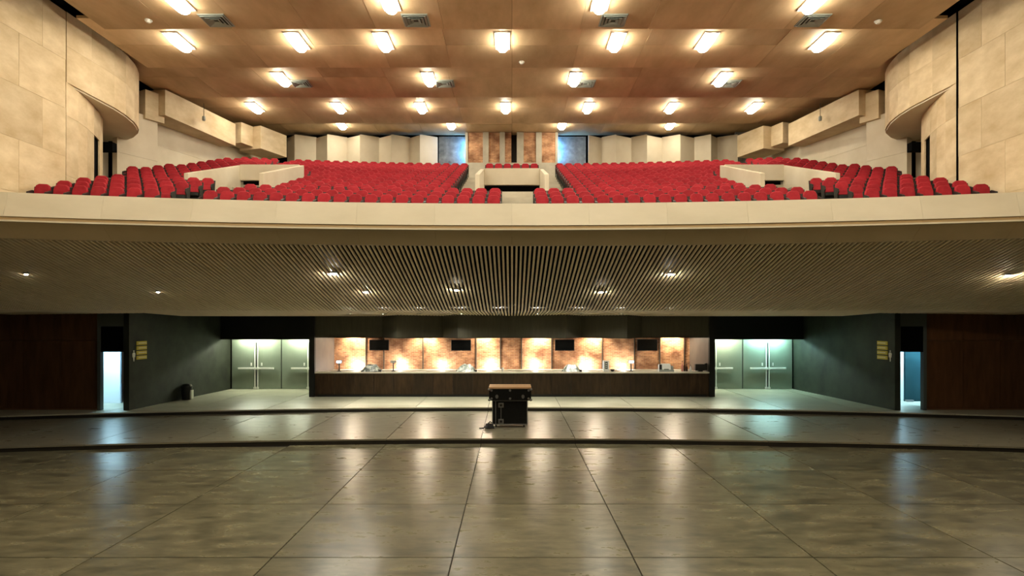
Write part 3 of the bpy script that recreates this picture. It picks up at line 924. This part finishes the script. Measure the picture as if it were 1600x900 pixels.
# ---- signs on the corridor walls
for s, side in ((-1, 'left'), (1, 'right')):
    ang = math.atan2(15.57 - 14.94, YD + 0.1 - 25.45)
    def wallpt(Y): return s * (15.57 - (Y - 25.45) * (15.57 - 14.94) / (YD + 0.1 - 25.45))
    yc = 26.18
    for n in range(4):
        zc = 3.05 - n * 0.200
        t = tag(empty('direction_sign', (wallpt(yc) - s * 0.02, yc, zc)),
                'yellow direction plate on the %s corridor wall, %s' % (side, ['topmost of four', 'second from top', 'third from top', 'lowest of four'][n]), 'sign', 'yellow direction signs')
        t.rotation_euler = (0, 0, s * ang)
        MB().box(-0.012, 0.012, -0.32, 0.32, -0.078, 0.078).build('plate', 'sign_yellow', t)
        ink = MB()
        fx = (0.0125, 0.0145) if s < 0 else (-0.0145, -0.0125)
        y_ = -0.20
        for k in range(5):
            l = [0.07, 0.05, 0.08, 0.06, 0.05][(k + n) % 5]
            ink.box(fx[0], fx[1], y_, y_ + l, -0.02, 0.025)
            y_ += l + 0.02
        ink.build('lettering', 'sign_ink', t)
        ar = MB()
        ya = 0.24
        ar.add([(fx[0], ya - 0.03, 0.0), (fx[0], ya + 0.04, 0.04), (fx[0], ya + 0.04, -0.04), (fx[1], ya - 0.03, 0.0), (fx[1], ya + 0.04, 0.04), (fx[1], ya + 0.04, -0.04)],
               [(0, 1, 2), (5, 4, 3), (0, 3, 4, 1), (1, 4, 5, 2), (2, 5, 3, 0)])
        ar.build('arrow', 'sign_ink', t)
    yp = 25.70
    t = tag(empty('pictogram', (wallpt(yp) - s * 0.02, yp, 2.56)), 'pale standing figure pictogram beside the yellow signs on the %s' % side, 'sign', 'figure pictograms')
    t.rotation_euler = (0, 0, s * ang)
    prof = [(-0.02, -0.25), (0.02, -0.25), (0.035, -0.08), (0.07, -0.08), (0.09, 0.06), (0.05, 0.12), (-0.05, 0.12), (-0.09, 0.06), (-0.07, -0.08), (-0.035, -0.08)]
    MB().extr(prof, 'x', -0.008, 0.008).build('body', 'sign_white', t)
    MB().extr([(0.035 * cos(i * pi / 5), 0.175 + 0.04 * sin(i * pi / 5)) for i in range(10)], 'x', -0.008, 0.008).build('head', 'sign_white', t)

# ---- waste bin
bt = tag(empty('waste_bin', (-15.02, 28.9, Z2)), 'black waste bin with pale liner against the left corridor wall', 'bin')
MB().lathe(0, 0, [(0.19, 0.0), (0.21, 0.02), (0.245, 0.58), (0.25, 0.60)], n=20).build('body', 'plastic_black', bt, smooth=True)
MB().lathe(0, 0, [(0.255, 0.57), (0.262, 0.60), (0.20, 0.70), (0.05, 0.735), (0.02, 0.736)], n=20).build('lid', 'plastic_black', bt, smooth=True)
MB().box(0.20, 0.27, -0.10, 0.10, 0.03, 0.44).build('liner', 'bin_liner', bt)
MB().lathe(0.20, -0.05, [(0.02, 0.60), (0.05, 0.63), (0.05, 0.69), (0.02, 0.71)], n=10).build('knob', 'bin_liner', bt)

# ================================================================== BAR
YC = 29.9
ct = empty('bar_counter', (0, YC, Z2))
tag(ct, 'long dark timber bar counter of upright boards', 'bar counter')
n = 20
for i in range(n):
    x0, x1 = -9.41 + 18.82 * i / n, -9.41 + 18.82 * (i + 1) / n
    MB().box(x0 + 0.01, x1 - 0.01, 0.0, 0.04, 0.12, 1.12).build('board', 'wood_dark', ct)
MB().box(-9.41, 9.41, 0.04, 0.10, 0.0, 1.12).build('carcass', 'wood_dark', ct)
MB().box(-9.30, 9.30, 0.02, 0.04, 0.0, 0.11).build('kick_plate', 'paint_black', ct)
tp = tag(MB().box(-9.415, 9.415, YC - 0.06, YC + 0.62, Z2 + 1.122, Z2 + 1.19).build('worktop', 'worktop', bevel=0.012), 'pale continuous worktop lying along the dark bar counter', 'worktop')
bw = struct(empty('wall_bar', (0, YD, Z2)), 'orange brick wall behind the bar with grey side walls', 'wall')
o = (0, -YD, -Z2)
MB().box(-9.5, 9.5, YD, YD + 0.2, Z2, 4.2).build('brick_face', 'brick_bar', bw, loc=o)
for s in (-1, 1):
    sw = struct(MB().box(*sorted((s * 9.42, s * BARX)), YC + 0.15, YD + 0.1, Z2, 4.25).build('wall_bar_' + ('left' if s < 0 else 'right'), 'cabinet_grey'), 'grey side wall at the %s end of the bar' % ('left' if s < 0 else 'right'), 'wall')
    MB().box(*sorted((s * 9.42, s * 9.68)), YC - 0.05, YC + 0.15, Z2, 4.25).build('pier', 'paint_black', sw)
struct(MB().box(-9.42, 9.42, YC + 0.1, YD, 3.42, 3.5).build('ceiling_bar', 'paint_black'), 'black low ceiling inside the bar', 'ceiling')
for i, xp in enumerate([572, 661, 744, 782, 862, 941, 991, 1031, 1069, 600, 815]):
    X = px(xp, YD)
    MB().cyl(X, YD - 0.03, Z2 + 1.07, 3.42, 0.032, n=8).build('conduit', 'pipe', bw, loc=o)
for i, (xp0, xp1, y) in enumerate([(572, 661, 556), (661, 744, 559), (744, 815, 556), (815, 862, 556), (862, 941, 555), (941, 991, 557), (1031, 1069, 554)]):
    z = pz(y, YD)
    MB().box(px(xp0, YD), px(xp1, YD), YD - 0.012, YD, z - 0.03, z + 0.03).build('string_course', 'brick_bar', bw, loc=o)
# folded black header
hd = struct(empty('bar_header', (0, YC, 3.18)), 'folded black panels hanging above the bar opening', 'header')
pl = [(-9.66, 29.95), (-6.2, 29.95), (-5.3, 28.8), (-3.3, 29.95), (-2.5, 28.8), (-0.14, 29.7), (0.14, 29.7), (2.5, 28.8), (3.3, 29.95), (5.3, 28.8), (6.2, 29.95), (9.66, 29.95)]
for (xa, ya), (xb, yb) in zip(pl, pl[1:]):
    MB().prism([(xa, ya), (xb, yb), (xb, yb + 0.1), (xa, ya + 0.1)], 3.16, 4.33).build('fold_panel', 'pleat_dark', hd, loc=(0, -YC, -3.18))
MB().prism(pl + [(9.66, 30.3), (-9.66, 30.3)], 3.17, 3.20).build('underside', 'paint_black', hd, loc=(0, -YC, -3.18))
# back counter
bc = tag(empty('back_counter', (0, 32.80, Z2)), 'low counter along the brick wall behind the bar carrying glowing lamps', 'counter')
MB().box(-9.4, 9.4, -0.25, 0.33, 1.0, 1.06).build('top', 'worktop', bc)
for i in range(12):
    MB().box(-9.4 + i * 1.5667 + 0.005, -9.4 + (i + 1) * 1.5667 - 0.005, -0.22, 0.33, 0.05, 1.0).build('cupboard_door', 'wood_dark', bc)
MB().box(-9.35, 9.35, -0.15, 0.3, 0.0, 0.05).build('plinth', 'paint_black', bc)
for i, xp in enumerate([557, 625, 691, 765, 837, 915, 974]):
    Y = 32.86
    t = tag(empty('globe_lamp', (px(xp, Y), Y, Z2 + 1.06)), 'bright white globe lamp on the back counter of the bar, %s from left' % ORD[i], 'lamp', 'bar globe lamps')
    MB().lathe(0, 0, [(0.09, 0), (0.09, 0.02), (0.04, 0.05)], n=14).build('base', 'plastic_black', t)
    MB().lathe(0, 0, [(0.02, 0.04)] + [(0.15 * sin(a * pi / 8), 0.19 - 0.15 * cos(a * pi / 8)) for a in range(1, 8)] + [(0.01, 0.34)], n=16).build('globe', 'lamp_bar', t, smooth=True)
for i, xp in enumerate([552, 665, 757, 843, 930, 1052]):
    Y = 32.85
    t = tag(empty('wall_washer', (px(xp, Y), Y, 3.42)), 'warm downlight hidden at the top of the bar wall, %s from left' % ORD[i], 'lamp', 'bar wall washers')
    hs_ = MB().box(-0.35, 0.35, -0.07, 0.07, -0.06, 0.0)
    hs_.box(-0.37, -0.35, -0.09, 0.25, -0.20, 0.0).box(0.35, 0.37, -0.09, 0.25, -0.20, 0.0)
    hs_.build('housing', 'plastic_black', t)
    MB().box(-0.32, 0.32, -0.05, 0.05, -0.075, -0.061).build('diffuser', 'lamp_wash', t)
# screens
for i, (xa, xb, ya, yb) in enumerate([(577, 607.5, 531, 547.5), (705, 736, 531, 548), (867, 897.5, 530.5, 548), (995.5, 1027, 530, 548)]):
    Y = 33.0
    xc, zc = (px(xa, Y) + px(xb, Y)) / 2, (pz(ya, Y) + pz(yb, Y)) / 2
    hw, hh = (px(xb, Y) - px(xa, Y)) / 2, (pz(ya, Y) - pz(yb, Y)) / 2
    t = tag(empty('wall_screen', (xc, Y, zc)), 'flat black television on the brick bar wall, %s from left' % ORD[i], 'television', 'bar televisions')
    MB().box(-hw, hw, -0.03, 0.05, -hh, hh).build('bezel', 'plastic_black', t, bevel=0.008)
    MB().box(-hw + 0.025, hw - 0.025, -0.035, -0.03, -hh + 0.04, hh - 0.025).build('screen', 'screen_black', t)
    MB().box(-0.15, 0.15, 0.05, 0.2, -0.15, 0.15).build('wall_bracket', 'vent_metal', t)
    MB().box(-0.03, 0.03, -0.036, -0.031, -hh + 0.01, -hh + 0.025).build('badge', 'alu', t)

ZT = Z2 + 1.19
def at_bar(xp, dy=0.3): return (px(xp, YC + dy), YC + dy, ZT)
# machines under crumpled film
def heap(xp, w, h, m, label, seed):
    rr = random.Random(seed)
    t = tag(empty('covered_machine', at_bar(xp)), label, 'machine', 'covered machines on the bar')
    nx, ny = 9, 5
    vs, fs = [], []
    for j in range(ny):
        for i in range(nx):
            u, v = i / (nx - 1) * 2 - 1, j / (ny - 1) * 2 - 1
            e = max(abs(u), abs(v))
            z = h * min(1.0, (1.08 - e ** 3)) * rr.uniform(0.86, 1.05) if e < 0.99 else 0.004
            vs.append((u * w / 2 * (1 - 0.25 * z / h) + rr.uniform(-.015, .015), v * 0.26 * (1 - 0.2 * z / h), z))
    for j in range(ny - 1):
        for i in range(nx - 1):
            a = j * nx + i
            fs += [(a, a + 1, a + nx + 1), (a, a + nx + 1, a + nx)]
    fs.append(tuple(list(range(0, nx)) + [nx * j + nx - 1 for j in range(1, ny)] + [nx * (ny - 1) + i for i in range(nx - 2, -1, -1)] + [nx * j for j in range(ny - 2, 0, -1)])[::-1])
    MB().add(vs, fs).build('film_cover', m, t)
    MB().box(-w * 0.5, -w * 0.36, -0.2, 0.1, 0, 0.07).build('drip_tray', 'plastic_black', t)
    MB().box(w * 0.36, w * 0.52, -0.2, 0.1, 0, 0.09).build('side_box', 'plastic_black', t)
heap(581, 0.95, 0.36, 'film_dark', 'dark machine under crumpled film on the bar worktop, leftmost', 3)
heap(729, 0.98, 0.36, 'plastic_film', 'machine under silvery crumpled film on the bar left of the road case', 5)
heap(893, 0.92, 0.36, 'plastic_film', 'machine under greenish crumpled film on the bar right of the road case', 9)
# tap columns
for xp, glow, lab in ((530, True, 'slim tap column with glowing blue white head at the left end of the bar'),
                      (614.5, False, 'slim dark tap column without light on the left half of the bar'),
                      (986, True, 'slim tap column with glowing blue white head on the right half of the bar')):
    t = tag(empty('beer_tap', at_bar(xp, 0.35)), lab, 'beer tap', 'taps on the bar')
    MB().lathe(0, 0, [(0.10, 0.0), (0.10, 0.015), (0.03, 0.03), (0.028, 0.40), (0.04, 0.42)], n=12).build('column', 'plastic_black', t, smooth=False)
    h = MB().box(-0.13, 0.13, -0.05, 0.05, 0.40, 0.52).build('tap_head', 'plastic_black', t, bevel=0.01)
    MB().box(-0.11, 0.11, -0.058, -0.05, 0.41, 0.51).build('badge', 'tap_glow' if glow else 'vent_metal', h)
    MB().tube([(0.0, -0.05, 0.38), (0.0, -0.12, 0.37), (0.0, -0.14, 0.30)], 0.014, n=6).build('spout', 'alu', t)
# napkin box with print
t = tag(empty('display_box', at_bar(947, 0.35)), 'upright white box with dark printed panel on the bar', 'box')
MB().box(-0.14, 0.14, -0.07, 0.07, 0.0, 0.52).build('box_body', 'white_plastic', t, bevel=0.006)
MB().box(-0.06, 0.07, -0.075, -0.07, 0.12, 0.46).build('print_panel', 'vent_dark', t)
for k in range(3):
    MB().box(-0.03, 0.04, -0.078, -0.075, 0.18 + k * 0.09, 0.22 + k * 0.09).build('print_mark', 'sign_white', t)
t = tag(empty('small_bowl', at_bar(957, 0.2)), 'small black bowl beside the white printed box on the bar', 'bowl')
MB().lathe(0, 0, [(0.05, 0), (0.09, 0.05), (0.10, 0.10), (0.09, 0.10), (0.07, 0.05)], n=14).build('bowl_body', 'plastic_black', t, smooth=True)
MB().lathe(0, 0, [(0.105, 0.095), (0.108, 0.10), (0.105, 0.105)], n=14).build('rim', 'plastic_black', t)
t = tag(empty('paper_cup', at_bar(785.5, 0.3)), 'small white cup on the bar behind the road case', 'cup')
MB().lathe(0, 0, [(0.04, 0), (0.06, 0.17), (0.055, 0.17), (0.037, 0.02)], n=14).build('cup_body', 'white_plastic', t, smooth=True)
MB().lathe(0, 0, [(0.062, 0.165), (0.065, 0.172), (0.06, 0.178)], n=14).build('rim', 'white_plastic', t)
# cash register
t = tag(empty('cash_register', at_bar(1040, 0.3)), 'white cash register with keyboard near the right end of the bar', 'cash register')
MB().box(-0.36, 0.36, -0.2, 0.22, 0.0, 0.10).build('drawer', 'vent_metal', t, bevel=0.01)
MB().extr([(-0.18, 0.10), (0.2, 0.10), (0.2, 0.36), (-0.05, 0.36)], 'x', -0.20, 0.22).build('housing', 'white_plastic', t, bevel=0.01)
MB().box(-0.33, -0.21, -0.12, 0.16, 0.10, 0.34).build('printer', 'plastic_black', t, bevel=0.01)
MB().box(0.23, 0.34, -0.15, 0.16, 0.10, 0.27).build('card_reader', 'vent_metal', t, bevel=0.01)
MB().box(-0.12, 0.10, -0.22, -0.12, 0.10, 0.13).build('keyboard', 'vent_dark', t)
# bottles and boxes at the right end
def bottle(xp, m, label, h=0.42, dy=0.35):
    t = tag(empty('bottle', at_bar(xp, dy)), label, 'bottle', 'bottles on the bar')
    k = h / 0.42
    MB().lathe(0, 0, [(0.045, 0), (0.05, 0.01), (0.05, 0.22 * k), (0.02, 0.30 * k), (0.018, 0.38 * k)], n=12).build('glass', m, t, smooth=True)
    MB().cyl(0, 0, 0.38 * k, h, 0.02, n=10).build('cap', 'plastic_black', t)
bottle(1066, 'pink_glass', 'pinkish bottle beside the cash register on the bar', 0.50)
bottle(1069.5, 'bottle_dark', 'dark brown bottle just right of the pinkish bottle', 0.48, 0.42)
bottle(1073, 'bottle_dark', 'short dark bottle, rightmost of the three bottles', 0.36)
bottle(1079, 'white_plastic', 'short white bottle standing against the grey side wall', 0.30)
t = tag(empty('speaker_box', at_bar(1094, 0.3)), 'small black box on a foot at the right end of the bar', 'box')
MB().box(-0.26, 0.20, -0.12, 0.12, 0.05, 0.36).build('housing', 'plastic_black', t, bevel=0.012)
MB().box(0.21, 0.31, -0.10, 0.10, 0.06, 0.40).build('side_unit', 'plastic_black', t, bevel=0.012)
MB().box(-0.1, 0.1, -0.1, 0.1, 0.0, 0.05).build('foot', 'plastic_black', t)

# ================================================================== SOFFIT DOWNLIGHTS
def soffit_pt(xp, yp):
    lo, hi = 10.0, 33.0
    for _ in range(60):
        Y = (lo + hi) / 2
        X = px(xp, Y)
        z = zs(max(0, Y - (yf(X) - 0.2)))
        if (z - HC) * F / Y > 499 - yp:
            lo = Y
        else:
            hi = Y
    return X, Y, z
DL = [(41, 427, 'outermost on the left', 3), (247, 455, 'above the left doorway', 3), (521, 426, 'largest, above the left half of the bar', 1),
      (572, 455, 'above the first television', 0), (713, 452, 'above the second television', 0), (939, 455, 'above the third television', 0),
      (1047, 427, 'above the right end of the bar', 2), (1575, 429, 'outermost on the right', 4)]
for xp, yp, lab, big in DL:
    X, Y, z = soffit_pt(xp, yp)
    t = tag(empty('downlight', (X, Y, z)), 'small round downlight in the slatted soffit, ' + lab, 'downlight', 'soffit downlights')
    r = 0.11 if big == 1 else (0.075 if big == 2 else 0.06)
    MB().lathe(0, 0, [(r + 0.02, -0.03), (r + 0.02, 0.05), (r, 0.05), (r, -0.03)], n=16, ring=True).build('trim_ring', 'vent_metal', t)
    MB().lathe(0, 0, [(r * 0.3, -0.058), (r * 0.75, -0.05), (r * 0.98, -0.02), (r * 0.98, 0.0)], n=14).build('lens', ['lamp_spot', 'lamp_spot_big', 'lamp_spot', 'lamp_spot_dim', 'lamp_spot_warm'][big], t, smooth=True)

for i, xp in enumerate([545, 600, 655, 720, 780, 840, 905, 970, 1050]):
    Y = 27.6
    X = px(xp, Y)
    z = zs(Y - (yf(X) - 0.2))
    t = tag(empty('recessed_downlight', (X, Y, z)), 'deep recessed downlight over the floor before the bar, %s from left' % ORD[i], 'downlight', 'recessed bar downlights')
    MB().lathe(0, 0, [(0.11, -0.012), (0.11, 0.11), (0.085, 0.11), (0.085, -0.012)], n=16, ring=True).build('can', 'vent_metal', t)
    MB().lathe(0, 0, [(0.02, 0.055), (0.06, 0.06), (0.08, 0.07), (0.08, 0.075)], n=14).build('lens', 'lamp_can', t)

# ================================================================== ROAD CASE
YK = 22.4
t = tag(empty('road_case', (px(797, YK), YK, Z1)), 'black road case desk with tan top standing before the bar', 'road case')
b = MB().box(-0.64, 0.62, 0.0, 0.75, 0.10, 0.98).build('lower_case', 'case_black', t, bevel=0.012)
for z0, z1 in ((0.10, 0.135), (0.945, 0.98)):
    MB().box(-0.645, 0.625, -0.008, 0.02, z0, z1).build('edge_trim', 'alu', b)
for x0 in (-0.645, 0.60, -0.53):
    MB().box(x0, x0 + 0.028, -0.009, 0.02, 0.135, 0.945).build('edge_trim', 'alu', b)
for zc in (0.22, 0.80):
    l = MB().box(-0.42, -0.23, -0.02, 0.0, zc - 0.085, zc + 0.085).build('butterfly_latch', 'alu', t, bevel=0.01)
    MB().box(-0.37, -0.28, -0.035, -0.02, zc - 0.04, zc + 0.04).build('latch_key', 'plastic_black', l)
MB().box(-0.335, -0.315, -0.012, 0.0, 0.30, 0.72).build('hasp_strip', 'alu', t)
u = MB().box(-0.75, 0.75, -0.12, 0.85, 0.98, 1.40).build('upper_case', 'case_black', t, bevel=0.012)
for xc in (-0.66, 0.0, 0.66):
    for zc in (1.05, 1.34):
        MB().extr([(xc + 0.042 * cos(i * pi / 5), zc + 0.042 * sin(i * pi / 5)) for i in range(10)], 'y', -0.135, -0.12).build('rivet_plate', 'alu', u)
for xc in (-0.47, 0.46):
    MB().extr([(xc + 0.055 * cos(i * pi / 6), 1.12 + 0.07 * sin(i * pi / 6)) for i in range(12)], 'y', -0.14, -0.12).build('ball_latch', 'alu', u)
for sx in (-1, 1):
    for zc in (1.0, 1.38):
        MB().lathe(sx * 0.74, -0.11, [(0.01, zc - 0.045), (0.04, zc - 0.03), (0.05, zc), (0.04, zc + 0.03), (0.01, zc + 0.045)], n=10).build('ball_corner', 'alu', u)
MB().box(-0.76, 0.76, -0.14, 0.87, 1.40, 1.46).build('table_top', 'case_top', t, bevel=0.01)
for sx in (-0.5, 0.5):
    for yy in (0.1, 0.62):
        cst = MB().extr([(yy + 0.05 * cos(i * pi / 6), 0.05 + 0.05 * sin(i * pi / 6)) for i in range(12)], 'x', sx - 0.02, sx + 0.02).build('castor', 'plastic_black', t)
        MB().box(sx - 0.035, sx + 0.035, yy - 0.04, yy + 0.04, 0.07, 0.10).build('fork', 'alu', cst)
cb = tag(empty('cable_heap', (px(766, YK) - 0.02, YK - 0.25, Z1)), 'loose heap of black cable at the left foot of the road case', 'cable')
pts = [(0.16 * cos(a * 0.7) * (1 - 0.006 * a), 0.13 * sin(a * 0.7) * (1 - 0.006 * a), 0.025 + 0.0035 * a) for a in range(0, 46)]
MB().tube(pts, 0.022, n=6).build('coil', 'plastic_black', cb, smooth=True)
MB().tube([(0.1, 0.1, 0.18), (0.02, 0.1, 0.24), (-0.12, 0.02, 0.12), (-0.2, -0.02, 0.03), (-0.3, -0.04, 0.02)], 0.02, n=6).build('loose_end', 'plastic_black', cb, smooth=True)
MB().box(-0.36, -0.27, -0.07, -0.02, 0.0, 0.045).build('plug', 'alu', cb)
